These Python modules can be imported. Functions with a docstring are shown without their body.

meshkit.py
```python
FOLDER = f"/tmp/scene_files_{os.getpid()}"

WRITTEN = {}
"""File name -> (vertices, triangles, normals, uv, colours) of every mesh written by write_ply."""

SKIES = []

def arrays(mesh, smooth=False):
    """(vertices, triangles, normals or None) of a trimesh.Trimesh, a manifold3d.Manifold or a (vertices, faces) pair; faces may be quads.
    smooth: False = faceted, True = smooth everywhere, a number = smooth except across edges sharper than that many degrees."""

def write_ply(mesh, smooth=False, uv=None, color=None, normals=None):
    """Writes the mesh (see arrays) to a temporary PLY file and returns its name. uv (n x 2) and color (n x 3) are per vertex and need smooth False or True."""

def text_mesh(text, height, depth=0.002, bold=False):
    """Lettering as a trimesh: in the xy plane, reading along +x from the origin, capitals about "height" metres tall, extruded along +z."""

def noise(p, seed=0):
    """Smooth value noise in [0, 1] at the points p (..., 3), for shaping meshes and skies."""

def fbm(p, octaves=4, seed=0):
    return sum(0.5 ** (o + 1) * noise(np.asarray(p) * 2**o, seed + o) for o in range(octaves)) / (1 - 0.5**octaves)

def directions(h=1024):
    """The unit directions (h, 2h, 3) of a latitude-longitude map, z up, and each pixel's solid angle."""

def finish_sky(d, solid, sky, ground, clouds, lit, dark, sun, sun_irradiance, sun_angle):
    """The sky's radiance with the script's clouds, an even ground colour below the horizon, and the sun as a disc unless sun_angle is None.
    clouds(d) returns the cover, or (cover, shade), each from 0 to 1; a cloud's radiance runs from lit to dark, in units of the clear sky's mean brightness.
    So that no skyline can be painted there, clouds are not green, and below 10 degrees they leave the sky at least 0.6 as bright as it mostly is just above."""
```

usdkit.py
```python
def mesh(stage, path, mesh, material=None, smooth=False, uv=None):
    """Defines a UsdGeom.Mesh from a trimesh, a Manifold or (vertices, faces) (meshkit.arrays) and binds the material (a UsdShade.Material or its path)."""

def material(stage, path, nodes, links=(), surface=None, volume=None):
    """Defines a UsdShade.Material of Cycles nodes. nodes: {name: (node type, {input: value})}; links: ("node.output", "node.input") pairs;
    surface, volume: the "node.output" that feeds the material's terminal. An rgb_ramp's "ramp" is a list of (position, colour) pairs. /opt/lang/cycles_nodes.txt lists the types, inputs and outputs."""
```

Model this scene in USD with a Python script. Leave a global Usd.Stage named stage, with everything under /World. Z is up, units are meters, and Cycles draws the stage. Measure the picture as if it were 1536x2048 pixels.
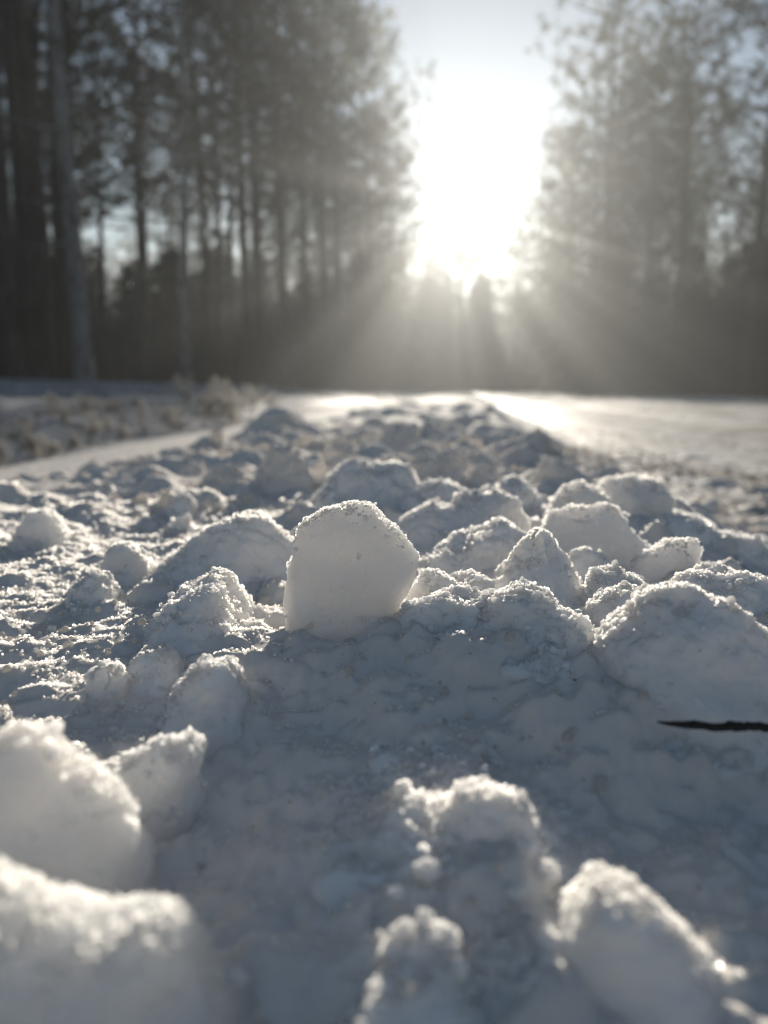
import math
import numpy as np
import trimesh
import usdkit
import meshkit
from scipy.spatial import cKDTree
from scipy.ndimage import gaussian_filter, gaussian_filter1d
from pxr import Gf, Sdf, Usd, UsdGeom, UsdLux, UsdShade, Vt

stage = Usd.Stage.CreateInMemory()
UsdGeom.SetStageUpAxis(stage, "Z")
UsdGeom.SetStageMetersPerUnit(stage, 1.0)
UsdGeom.Xform.Define(stage, "/World")
UsdGeom.Scope.Define(stage, "/World/Looks")

# ------------------------------------------------------------------ camera, sky, sun, exposure
CAM_Z = 0.20
PITCH = math.atan((1024 - 778) / 1536)
EXPOSURE = 0.56
SUN_PIX = (905, 405)
SUN_INTENSITY = 1.25
SKY_STRENGTH = 0.05
HAZE_DENSITY = 0.0028
HAZE_G = 0.66

F = np.array([0, math.cos(PITCH), -math.sin(PITCH)])
U = np.array([0, math.sin(PITCH), math.cos(PITCH)])
EYE = np.array([0, 0, CAM_Z])


def ray(u, v):
    """Direction of a view ray of the photograph, used to survey where things stand."""
    return F + np.array([1.0, 0, 0]) * (u - 768) / 1536 + U * (1024 - v) / 1536


def at(u, v, y):
    r = ray(u, v)
    return EYE + r * (y / r[1])


cam = UsdGeom.Camera.Define(stage, "/World/camera")
cam.AddTranslateOp().Set(Gf.Vec3d(*EYE.tolist()))
cam.AddRotateXOp().Set(90 - math.degrees(PITCH))
cam.CreateFocalLengthAttr(6.0)
cam.CreateHorizontalApertureAttr(6.0)
cam.CreateVerticalApertureAttr(8.0)
cam.CreateFStopAttr(1.6)
cam.CreateFocusDistanceAttr(0.30)
cam.CreateClippingRangeAttr(Gf.Vec2f(0.02, 3000))
cam.CreateExposureAttr(EXPOSURE)

SUN = ray(*SUN_PIX)
SUN = SUN / np.linalg.norm(SUN)
SUN_EL = math.asin(SUN[2])
SUN_AZ = math.atan2(SUN[0], SUN[1])

usdkit.material(stage, "/World/Looks/sky_look",
    {"sky": ("sky_texture", {"sky_type": "single_scattering", "sun_disc": False, "sun_elevation": SUN_EL, "sun_rotation": SUN_AZ,
                             "altitude": 100.0, "air_density": 1.0, "aerosol_density": 0.06, "ozone_density": 1.0}),
     "bg": ("background_shader", {"strength": SKY_STRENGTH})},
    [("sky.color", "bg.color")], surface="bg.background")
sky = UsdLux.DomeLight.Define(stage, "/World/sky")
UsdShade.MaterialBindingAPI.Apply(sky.GetPrim()).Bind(UsdShade.Material.Get(stage, "/World/Looks/sky_look"))
sky.GetPrim().SetCustomDataByKey("kind", "structure")

sun = UsdLux.DistantLight.Define(stage, "/World/sun")
zx = SUN
xx = np.cross([0, 0, 1.0], zx); xx /= np.linalg.norm(xx)
yx = np.cross(zx, xx)
m4 = Gf.Matrix4d(*[float(c) for c in [*xx, 0, *yx, 0, *zx, 0, 0, 0, 0, 1]])
sun.AddTransformOp().Set(m4)
sun.CreateNormalizeAttr(True)
sun.CreateIntensityAttr(SUN_INTENSITY)
sun.CreateAngleAttr(0.5)
sun.CreateColorAttr(Gf.Vec3f(1.0, 0.91, 0.77))

# ------------------------------------------------------------------ helpers
names = {}


def numbered(path):
    n = names.get(path, -1) + 1
    names[path] = n
    return path if n == 0 else f"{path}_{n:03d}"


def tag(p, label=None, cat=None, group=None, kind=None):
    p = p.GetPrim() if hasattr(p, "GetPrim") else p
    for k, x in (("label", label), ("category", cat), ("group", group), ("kind", kind)):
        if x:
            p.SetCustomDataByKey(k, x)
    return p


def obj(name, mesh, mat, parent="/World", smooth=True):
    parent = parent if isinstance(parent, str) else str(parent.GetPath())
    return usdkit.mesh(stage, numbered(f"{parent}/{name}"), mesh, f"/World/Looks/{mat}", smooth).GetPrim()


def thing(name, label, cat, loc=(0, 0, 0), rot=0.0, scale=None, group=None):
    x = UsdGeom.Xform.Define(stage, numbered(f"/World/{name}"))
    x.AddTranslateOp().Set(Gf.Vec3d(*map(float, loc)))
    x.AddRotateZOp().Set(float(rot))
    if scale is not None:
        x.AddScaleOp().Set(Gf.Vec3f(*(np.ones(3) * scale).tolist()))
    return tag(x, label, cat, group)


def look(name, nodes, links, surface):
    usdkit.material(stage, f"/World/Looks/{name}", nodes, links, surface=surface)


def sstep(a, b, x):
    t = np.clip((x - a) / (b - a), 0, 1)
    return t * t * (3 - 2 * t)


def fbm2(x, y, scale, octaves=3, seed=0, z=None):
    p = np.stack([x * scale, y * scale, np.full_like(x, 7.3) if z is None else z * scale], -1)
    return meshkit.fbm(p, octaves, seed) - 0.5


def join(parts):
    vs, fs, n = [], [], 0
    for v, f in parts:
        vs.append(v); fs.append(np.asarray(f) + n); n += len(v)
    return np.vstack(vs), np.vstack(fs)



# ------------------------------------------------------------------ materials
SNOW_SUB = {"subsurface_method": "random_walk", "subsurface_weight": 0.8, "subsurface_radius": (1.0, 0.92, 0.84), "roughness": 0.85, "specular_ior_level": 0.15}
for NM, DEEP, WALK in (("snow", 0.0013, "random_walk"), ("packed_snow", 0.0018, "burley"), ("clear_snow", 0.004, "random_walk")):
  look(NM,
     {"co": ("geometry", {}),
      "n": ("noise_texture", {"scale": 420.0, "detail": 2.0}),
      "b": ("bump", {"strength": 0.6 if NM == "clear_snow" else 0.35, "distance": 0.0012 if NM == "clear_snow" else 0.0006}),
      "p": ("principled_bsdf", {**SNOW_SUB, "subsurface_weight": {"packed_snow": 0.0, "snow": 0.55, "clear_snow": 0.75}[NM], "subsurface_method": WALK, "base_color": (0.88, 0.835, 0.79) if NM == "packed_snow" else (0.865, 0.84, 0.815), "subsurface_scale": DEEP})},
     [("co.position", "n.vector"), ("n.fac", "b.height"), ("b.normal", "p.normal")], "p.BSDF")
look("snow_grain",
     {"p": ("principled_bsdf", {"base_color": (0.99, 0.985, 0.975), "roughness": 0.2, "specular_ior_level": 0.6}),
      "t": ("translucent_bsdf", {"color": (1.0, 0.995, 0.985)}),
      "m": ("mix_closure", {"fac": 0.8})},
     [("p.BSDF", "m.closure1"), ("t.BSDF", "m.closure2")], "m.closure")
look("crumb_snow",
     {"p": ("diffuse_bsdf", {"color": (0.90, 0.865, 0.825)}),
      "t": ("translucent_bsdf", {"color": (0.96, 0.93, 0.89)}),
      "m": ("mix_closure", {"fac": 0.35})},
     [("p.BSDF", "m.closure1"), ("t.BSDF", "m.closure2")], "m.closure")
look("road_snow",
     {"co": ("geometry", {}),
      "mp": ("mapping", {"rotation": (0, 0, 0.09), "scale": (1.0, 0.22, 1.0)}),
      "n": ("noise_texture", {"scale": 6.0, "detail": 5.0, "roughness": 0.65}),
      "r": ("rgb_ramp", {"ramp": [(0.36, (0.74, 0.73, 0.73)), (0.50, (0.58, 0.56, 0.53)), (0.62, (0.30, 0.27, 0.23))]}),
      "n2": ("noise_texture", {"scale": 60.0, "detail": 4.0}),
      "b": ("bump", {"strength": 0.5, "distance": 0.006}),
      "p": ("principled_bsdf", {"roughness": 0.6, "specular_ior_level": 0.3})},
     [("co.position", "mp.vector"), ("mp.vector", "n.vector"), ("n.fac", "r.fac"), ("r.color", "p.base_color"), ("co.position", "n2.vector"), ("n2.fac", "b.height"), ("b.normal", "p.normal")], "p.BSDF")
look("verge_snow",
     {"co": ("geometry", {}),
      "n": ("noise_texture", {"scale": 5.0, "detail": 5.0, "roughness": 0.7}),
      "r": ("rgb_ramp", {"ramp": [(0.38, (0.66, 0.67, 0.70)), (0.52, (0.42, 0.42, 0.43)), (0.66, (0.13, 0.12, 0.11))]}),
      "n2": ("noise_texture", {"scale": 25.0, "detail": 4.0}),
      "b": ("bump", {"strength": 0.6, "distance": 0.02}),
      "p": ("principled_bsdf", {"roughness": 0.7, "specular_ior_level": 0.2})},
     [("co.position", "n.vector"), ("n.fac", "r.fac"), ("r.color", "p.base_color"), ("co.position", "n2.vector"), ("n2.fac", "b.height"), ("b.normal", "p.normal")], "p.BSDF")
look("bark",
     {"tc": ("texture_coordinate", {}),
      "mp": ("mapping", {"scale": (9.0, 9.0, 1.6)}),
      "n": ("noise_texture", {"scale": 1.0, "detail": 5.0, "roughness": 0.65}),
      "r": ("rgb_ramp", {"ramp": [(0.35, (0.035, 0.028, 0.022)), (0.6, (0.10, 0.082, 0.065)), (0.75, (0.17, 0.15, 0.13))]}),
      "b": ("bump", {"strength": 0.8, "distance": 0.02}),
      "p": ("principled_bsdf", {"roughness": 0.85, "specular_ior_level": 0.2})},
     [("tc.object", "mp.vector"), ("mp.vector", "n.vector"), ("n.fac", "r.fac"), ("r.color", "p.base_color"), ("n.fac", "b.height"), ("b.normal", "p.normal")], "p.BSDF")
look("pale_bark",
     {"tc": ("texture_coordinate", {}),
      "mp": ("mapping", {"scale": (6.0, 6.0, 3.0)}),
      "n": ("noise_texture", {"scale": 1.0, "detail": 5.0, "roughness": 0.7}),
      "r": ("rgb_ramp", {"ramp": [(0.36, (0.05, 0.045, 0.04)), (0.5, (0.24, 0.23, 0.22)), (0.75, (0.40, 0.39, 0.37))]}),
      "b": ("bump", {"strength": 0.5, "distance": 0.01}),
      "p": ("principled_bsdf", {"roughness": 0.8, "specular_ior_level": 0.2})},
     [("tc.object", "mp.vector"), ("mp.vector", "n.vector"), ("n.fac", "r.fac"), ("r.color", "p.base_color"), ("n.fac", "b.height"), ("b.normal", "p.normal")], "p.BSDF")


def leaf(name, a, b, trans):
    look(name,
         {"g": ("geometry", {}),
          "r": ("rgb_ramp", {"ramp": [(0.0, a), (1.0, b)]}),
          "p": ("principled_bsdf", {"roughness": 0.6, "specular_ior_level": 0.3}),
          "t": ("translucent_bsdf", {}),
          "m": ("mix_closure", {"fac": trans})},
         [("g.random_per_island", "r.fac"), ("r.color", "p.base_color"), ("r.color", "t.color"), ("p.BSDF", "m.closure1"), ("t.BSDF", "m.closure2")], "m.closure")


leaf("pine_needles", (0.025, 0.042, 0.022), (0.06, 0.085, 0.045), 0.25)
leaf("spruce_needles", (0.018, 0.030, 0.018), (0.045, 0.06, 0.035), 0.15)
leaf("frosted_straw", (0.55, 0.53, 0.50), (0.86, 0.85, 0.83), 0.5)
look("stem_straw", {"p": ("principled_bsdf", {"base_color": (0.16, 0.12, 0.08), "roughness": 0.8})}, [], "p.BSDF")
look("twig_bark",
     {"tc": ("texture_coordinate", {}), "n": ("noise_texture", {"scale": 900.0, "detail": 3.0}),
      "r": ("rgb_ramp", {"ramp": [(0.3, (0.010, 0.008, 0.007)), (0.7, (0.035, 0.026, 0.022))]}),
      "p": ("principled_bsdf", {"roughness": 0.7})},
     [("tc.object", "n.vector"), ("n.fac", "r.fac"), ("r.color", "p.base_color")], "p.BSDF")
usdkit.material(stage, "/World/Looks/haze_air",
                {"v": ("principled_volume", {"color": (0.92, 0.96, 1.0), "density": HAZE_DENSITY, "anisotropy": HAZE_G})}, [], volume="v.volume")

# ------------------------------------------------------------------ ground: plowed ridge of snow, road on the right, verge on the left
def x_left(y):
    return -0.84 + 0.085 * y


def x_right(y):
    return 0.42 + 0.10 * y


def ground0(x, y):
    """Broad shape of the ground."""
    xl, xr = x_left(y), x_right(y)
    far = 1 - sstep(25, 60, np.hypot(x, y))
    ridge = (0.10 - 0.05 * sstep(0.7, 3.2, y)) * sstep(0, 0.46, x - xl) * sstep(0, 0.30, xr - x) * far
    s = x - 0.09 * y
    road = sstep(0.5, 0.8, s) * far * (-0.025 * np.exp(-((s - 1.5) / 0.2) ** 2) - 0.03 * np.exp(-((s - 3.2) / 0.22) ** 2) + 0.02 * np.exp(-((s - 2.3) / 0.35) ** 2) + 0.07 * np.exp(-((s - 4.4) / 0.3) ** 2))
    sl = -(x - 0.085 * y)
    verge = -0.03 * np.exp(-((sl - 1.5) / 0.2) ** 2) + 0.10 * sstep(1.3, 2.4, sl) + 0.22 * sstep(2.2, 6.0, sl) + 0.25 * sstep(8, 30, sl)
    mound = -0.012 * np.exp(-((x / 0.3) ** 2 + ((y - 0.15) / 0.05) ** 2))
    for mx, my, rx, ry, mh in ((0.0, 0.292, 0.085, 0.040, 0.010), (0.100, 0.240, 0.040, 0.034, 0.012), (0.050, 0.262, 0.030, 0.034, 0.007), (0.155, 0.335, 0.05, 0.05, 0.008), (0.03, 0.168, 0.030, 0.026, 0.010), (0.012, 0.138, 0.030, 0.018, 0.009), (-0.10, 0.175, 0.03, 0.02, 0.008)):
        mound = mound + mh * np.exp(-(((x - mx) / rx) ** 2 + ((y - my) / ry) ** 2))
    return ridge + road + mound + verge * (y > -60)


thet = np.concatenate([np.radians(np.linspace(-180, -44, 60, endpoint=False)), np.arange(math.radians(-44), math.radians(44), 0.0032), np.radians(np.linspace(44, 180, 60, endpoint=False))])
rad = [0.05]
while rad[-1] < 600:
    r = rad[-1]
    rad.append(r * (1.0058 if r < 2.5 else 1.010 if r < 8 else 1.03 if r < 40 else 1.08))
rad = np.array(rad)
R, T = np.meshgrid(rad, thet, indexing="ij")
GX, GY = (R * np.sin(T)).ravel(), (R * np.cos(T)).ravel()
GR = R.ravel()
GZ = ground0(GX, GY)
xl, xr = x_left(GY), x_right(GY)
front = (GY > -0.5)
on_ridge = sstep(-0.02, 0.22, GX - xl) * sstep(-0.10, 0.12, xr - GX)
on_verge = sstep(0.25, 0.7, xl - GX)
on_road = sstep(0.1, 0.5, GX - xr)
near = GR < 14
rng = np.random.default_rng(11)
# small rubble: many crumbs and clods heaped over the ridge
pl = np.flatnonzero(near & front)
tree2 = cKDTree(np.stack([GX[pl], GY[pl]], 1))
bump = np.zeros(len(GX))
wx = fbm2(GX[pl], GY[pl], 42, 3, 3) * 0.016
wy = fbm2(GX[pl], GY[pl], 42, 3, 4) * 0.016


def clod(cx, cy, r, h, flat=0.5):
    k = np.array(tree2.query_ball_point((cx, cy), r * 1.5), int)
    if not len(k):
        return
    s = np.clip(r / 0.02, 0.25, 1.4)
    d2 = ((GX[pl[k]] + wx[k] * s - cx) ** 2 + (GY[pl[k]] + wy[k] * s - cy) ** 2) / r**2
    z = h * np.clip(1 - d2, 0, 1) ** flat
    bump[pl[k]] = np.maximum(bump[pl[k]], z)


for y0, y1, n, rmed, rmax in ((0.10, 0.32, 200, 0.003, 0.006), (0.30, 0.62, 800, 0.0065, 0.018), (0.55, 1.1, 1200, 0.008, 0.026), (1.0, 2.2, 1600, 0.012, 0.045), (2.0, 4.2, 1500, 0.018, 0.07), (4.0, 8.5, 800, 0.035, 0.10)):
    ys = rng.uniform(y0, y1, n)
    t = rng.uniform(-0.04, 1.06, n)
    xs = x_left(ys) + t * (x_right(ys) - x_left(ys))
    rs = np.clip(rmed * np.exp(rng.normal(0, 0.55, n)), 0.002, rmax)
    edge = np.clip(np.minimum(t, 1 - t) / 0.2, 0.35, 1)
    for a in range(n):
        clod(xs[a], ys[a], rs[a] * edge[a], rs[a] * edge[a] * rng.uniform(0.45, 1.15), rng.uniform(0.42, 0.8))
for a in range(1000):  # crumbs that rolled on to the road edge
    yy = rng.uniform(0.8, 7)
    rr = 0.004 + 0.018 * rng.random() ** 2.2
    clod(x_right(yy) + abs(rng.normal(0.0, 0.26)) - 0.05, yy, rr, rr * 0.8)
for a in range(46):
    yy = rng.uniform(0.125, 0.30)
    rr = rng.uniform(0.007, 0.017)
    clod(rng.uniform(-0.5, 0.5) * yy * 1.1, yy, rr, rr * rng.uniform(0.25, 0.5), 0.8)
calm = sstep(-0.02, -0.11, GX) * sstep(1.0, 0.6, GY)   # the flatter, windblown slope at the near left
bump = gaussian_filter(bump.reshape(R.shape), (1.3, 2.2), mode=("nearest", "wrap")).ravel()
soft = gaussian_filter(bump.reshape(R.shape), (3.0, 5.0), mode=("nearest", "wrap")).ravel()
bump = bump + (soft - bump) * sstep(0.42, 0.28, GR)
GZ += bump * (1 - 0.40 * calm)
NZ = np.zeros(len(GX))
q = np.flatnonzero(GR < 60)
NZ[q] += on_ridge[q] * (1 - 0.8 * calm[q]) * (0.030 * fbm2(GX[q], GY[q], 7, 2, 21) * sstep(0.1, 0.5, GR[q]) + 0.022 * fbm2(GX[q], GY[q], 22, 2, 22))
NZ[q] += on_verge[q] * (0.10 * fbm2(GX[q], GY[q], 2.2, 3, 23))
NZ[q] += on_road[q] * (0.020 * fbm2(GX[q], GY[q], 8, 3, 24) + 0.02 * fbm2(GX[q] - 0.09 * GY[q], GY[q] * 0.1, 3, 2, 26))
q = np.flatnonzero((GR < 4) & front)
lift = (1 - on_verge[q])
NZ[q] += lift * (0.0085 * fbm2(GX[q], GY[q], 70, 2, 25) + 0.0035 * fbm2(GX[q], GY[q], 230, 2, 27) * (0.35 + 0.65 * on_ridge[q]))
puff = np.abs(fbm2(GX[q], GY[q], 34, 3, 31)) * 2 + 0.5 * np.abs(fbm2(GX[q], GY[q], 90, 2, 32)) * 2
NZ[q] += lift * on_ridge[q] * (1 - 0.7 * calm[q]) * 0.011 * (puff - 0.35) * sstep(0.9, 0.5, GR[q])
GZ += NZ
gv = np.stack([GX, GY, GZ], 1)
nr, nt = R.shape
ii, jj = np.meshgrid(np.arange(nr - 1), np.arange(nt), indexing="ij")
a = ii * nt + jj
b = ii * nt + (jj + 1) % nt
gf = np.concatenate([np.stack([a, a + nt, b + nt], -1).reshape(-1, 3), np.stack([a, b + nt, b], -1).reshape(-1, 3)])
c = len(gv)
gv = np.vstack([gv, [[0, 0, GZ[:nt].mean()]]])
k = np.arange(nt)
gf = np.vstack([gf, np.stack([np.full(nt, c), k, (k + 1) % nt], 1)])
if np.cross(gv[gf[0, 1]] - gv[gf[0, 0]], gv[gf[0, 2]] - gv[gf[0, 0]])[2] < 0:
    gf = gf[:, ::-1]
fc = gv[gf].mean(1)
kind = np.where(fc[:, 0] < x_left(fc[:, 1]) - 0.33, 0, np.where(fc[:, 0] > x_right(fc[:, 1]) + 0.03, 2, 1))
_, _, GN = meshkit.arrays((gv, gf), True)
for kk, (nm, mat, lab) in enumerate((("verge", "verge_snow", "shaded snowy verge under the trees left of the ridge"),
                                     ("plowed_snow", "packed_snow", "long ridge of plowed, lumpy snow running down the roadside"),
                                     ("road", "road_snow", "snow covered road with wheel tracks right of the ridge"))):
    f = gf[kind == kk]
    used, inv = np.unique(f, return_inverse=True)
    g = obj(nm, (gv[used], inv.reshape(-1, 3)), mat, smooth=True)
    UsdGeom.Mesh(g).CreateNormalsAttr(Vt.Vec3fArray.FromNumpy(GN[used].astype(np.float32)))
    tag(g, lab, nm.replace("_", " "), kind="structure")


gtree = cKDTree(gv[:, :2])


def ground(x, y):
    d, k = gtree.query(np.stack([np.atleast_1d(x), np.atleast_1d(y)], -1), k=3)
    w = 1 / (d + 1e-6)
    return (gv[k, 2] * w).sum(-1) / w.sum(-1)


# ------------------------------------------------------------------ snow lumps, one thing each
near_v = []
CRUMB = trimesh.creation.icosphere(1)
GR_ALL = np.hypot(gv[:, 0], gv[:, 1])
ICO = {n: trimesh.creation.icosphere(n) for n in (4, 5, 6)}
grain_p, grain_n = [], []


def lump(label, y, depth, outline, res=5, rough=1.0, sink=0.02, lean=0.0, foot=0.3, group=None, grains=1.0, mat="snow"):
    """A closed blob of snow at distance y: its skyline in its own upright middle plane, a half depth in front and behind, crumbly skin."""
    if y is None:  # where the view ray through its foot meets the ground
        um, vm = 0.5 * (outline[0][0] + outline[-1][0]), max(outline[0][1], outline[-1][1]) - 4
        yq = np.geomspace(0.12, 6, 500)
        rr = ray(um, vm)
        zq = CAM_Z + rr[2] / rr[1] * yq
        y = float(yq[np.argmax(zq < ground(rr[0] / rr[1] * yq, yq))])
    pts = np.array([at(u, v, y)[[0, 2]] for u, v in outline])
    x0, x1 = pts[:, 0].min(), pts[:, 0].max()
    zt, zb = pts[:, 1].max(), min(pts[0, 1], pts[-1, 1])
    cx = 0.5 * (x0 + x1)
    cz = zb + 0.30 * (zt - zb)
    g0 = float(ground([cx] * 3, [y, y - depth, y - 1.8 * depth]).min())
    low = min(zb, g0) - sink
    ang = np.arctan2(pts[:, 1] - cz, pts[:, 0] - cx)
    r = np.hypot(pts[:, 0] - cx, pts[:, 1] - cz)
    half = 0.5 * (x1 - x0)
    ang = np.where(ang < -math.pi / 2, ang + 2 * math.pi, ang)
    o = np.argsort(ang)
    extra_a = np.array([-math.pi / 2])
    extra_r = np.array([cz - low])
    A, B = np.concatenate([extra_a, ang[o]]), np.concatenate([extra_r, r[o]])
    grid = np.linspace(-math.pi / 2, 1.5 * math.pi, 361)[:-1]
    prof = np.interp(grid, A, B, period=2 * math.pi)
    prof = gaussian_filter1d(prof, 1.8, mode="wrap")
    ico = ICO[res]
    d = np.array(ico.vertices)
    phi = np.arctan2(d[:, 2], d[:, 0])
    phi = np.where(phi < -math.pi / 2, phi + 2 * math.pi, phi)
    Rp = np.interp(phi, grid, prof, period=2 * math.pi)
    rho = np.hypot(d[:, 0], d[:, 2])
    body = rho ** 0.85
    dep = np.sign(d[:, 1]) * np.abs(d[:, 1]) ** 0.85
    flare = 1 + 0.5 * sstep(0.2, -0.5, d[:, 2])
    seed = len(outline) * 7 + int(outline[0][0]) % 97
    p = np.stack([cx + Rp * body * np.cos(phi), y + depth * dep * flare + lean * d[:, 2] * depth, cz + Rp * body * np.sin(phi)], 1)
    size = max(half, depth)
    zm = g0 + 0.75 * max(zt - g0, 0.004)
    tt = np.clip((zm - p[:, 2]) / (zm - g0), 0, 1.4) ** 2
    p[:, 0] += (p[:, 0] - cx) * tt * foot * 0.55
    p[:, 1] += (p[:, 1] - y) * tt * foot
    big = meshkit.fbm(p / size * 1.3 + seed, 2, seed) - 0.5
    rl = np.random.default_rng(seed + 500)
    cc = np.array([cx, y, cz])
    for _ in range(9):
        pn = rl.normal(size=3) * [1, 1.0, 0.8] - [0, 0.5, 0]
        pn /= np.linalg.norm(pn)
        e = (p - cc) @ pn
        cut = e - e.max() * (rl.uniform(0.90, 0.98) if "large" in label else rl.uniform(0.80, 0.93))
        p = p - pn * (np.maximum(0, cut) * 0.85)[:, None]
    n = trimesh.Trimesh(p, ico.faces, process=False).vertex_normals
    p = p + n * (big * size * 0.26 * (1 - rho**4))[:, None]
    s = np.clip(size / 0.02, 0.6, 1.25) * rough
    med = meshkit.noise(p * 95, seed + 1) - 0.5
    fine = meshkit.fbm(p * 260, 2, seed + 2) - 0.5
    top = 0.45 + 0.55 * sstep(-0.1, 0.5, n[:, 2] + 0.25 * n[:, 1])
    p = p + n * ((med * 0.0040 + (meshkit.noise(p * 45, seed + 9) - 0.5) * 0.005 + fine * 0.0026 * top) * s)[:, None]
    mesh = trimesh.Trimesh(p, ico.faces, process=False)
    if y < 0.3:
        near_v.append(p[p[:, 1] < y + 0.3 * depth])
    parts = [(p, np.array(ico.faces))]
    if y < 1.2:  # popcorn crumbs frozen to the crest
        pr = (0.03 + sstep(0.1, 0.7, mesh.face_normals[:, 2] + 0.4 * mesh.face_normals[:, 1])) * mesh.area_faces * (mesh.triangles_center[:, 2] > g0) * sstep(0.42, 0.6, meshkit.noise(mesh.triangles_center * 90, seed + 3))
        want = int((150 if rough >= 1.1 else 55 if rough >= 0.95 else 22) * min(1.5, size / 0.02))
        pick = rl.choice(len(pr), want, p=pr / pr.sum())
        dv = np.array(CRUMB.vertices)
        for q in pick:
            cr = 0.00085 * min(2.0, math.exp(rl.normal(0, 0.45))) * min(2.2, max(1.0, y / 0.33))
            w = dv * cr * (0.65 + 0.7 * meshkit.noise(dv * 1.4 + rl.uniform(0, 50), 3))[:, None] * rl.uniform(0.75, 1.2, 3)
            parts.append((w + mesh.triangles_center[q] + mesh.face_normals[q] * cr * 0.35, np.array(CRUMB.faces)))
    t = tag(obj("snow_lump", join(parts), "clear_snow" if "translucent" in label or "smooth dome" in label or "slab" in label or "nearest lump" in label else "snow" if y < 0.7 else "packed_snow"), label, "snow lump", group)
    # loose crystals for the skin
    if y < 0.75 and grains:
        area = mesh.area_faces
        fn = mesh.face_normals
        ctr = mesh.triangles_center
        cover = ((0.0 if "translucent" in label or "slab" in label or "smooth dome" in label else 0.015) + 0.985 * sstep(0.0, 0.6, fn[:, 2] * 0.7 + 0.7 * fn[:, 1])) * grains * (ctr[:, 2] > g0 - 0.004)
        cover *= 0.25 + 1.5 * sstep(0.42, 0.62, meshkit.noise(ctr * 120, 5))
        lam = area * cover * GRAIN_RATE * min(1, (0.34 / y) ** 2)
        kk = np.repeat(np.arange(len(area)), rng.poisson(lam))
        bc = rng.dirichlet((1, 1, 1), len(kk))
        grain_p.append((mesh.triangles[kk] * bc[..., None]).sum(1))
        grain_n.append(fn[kk])
    return t


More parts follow.
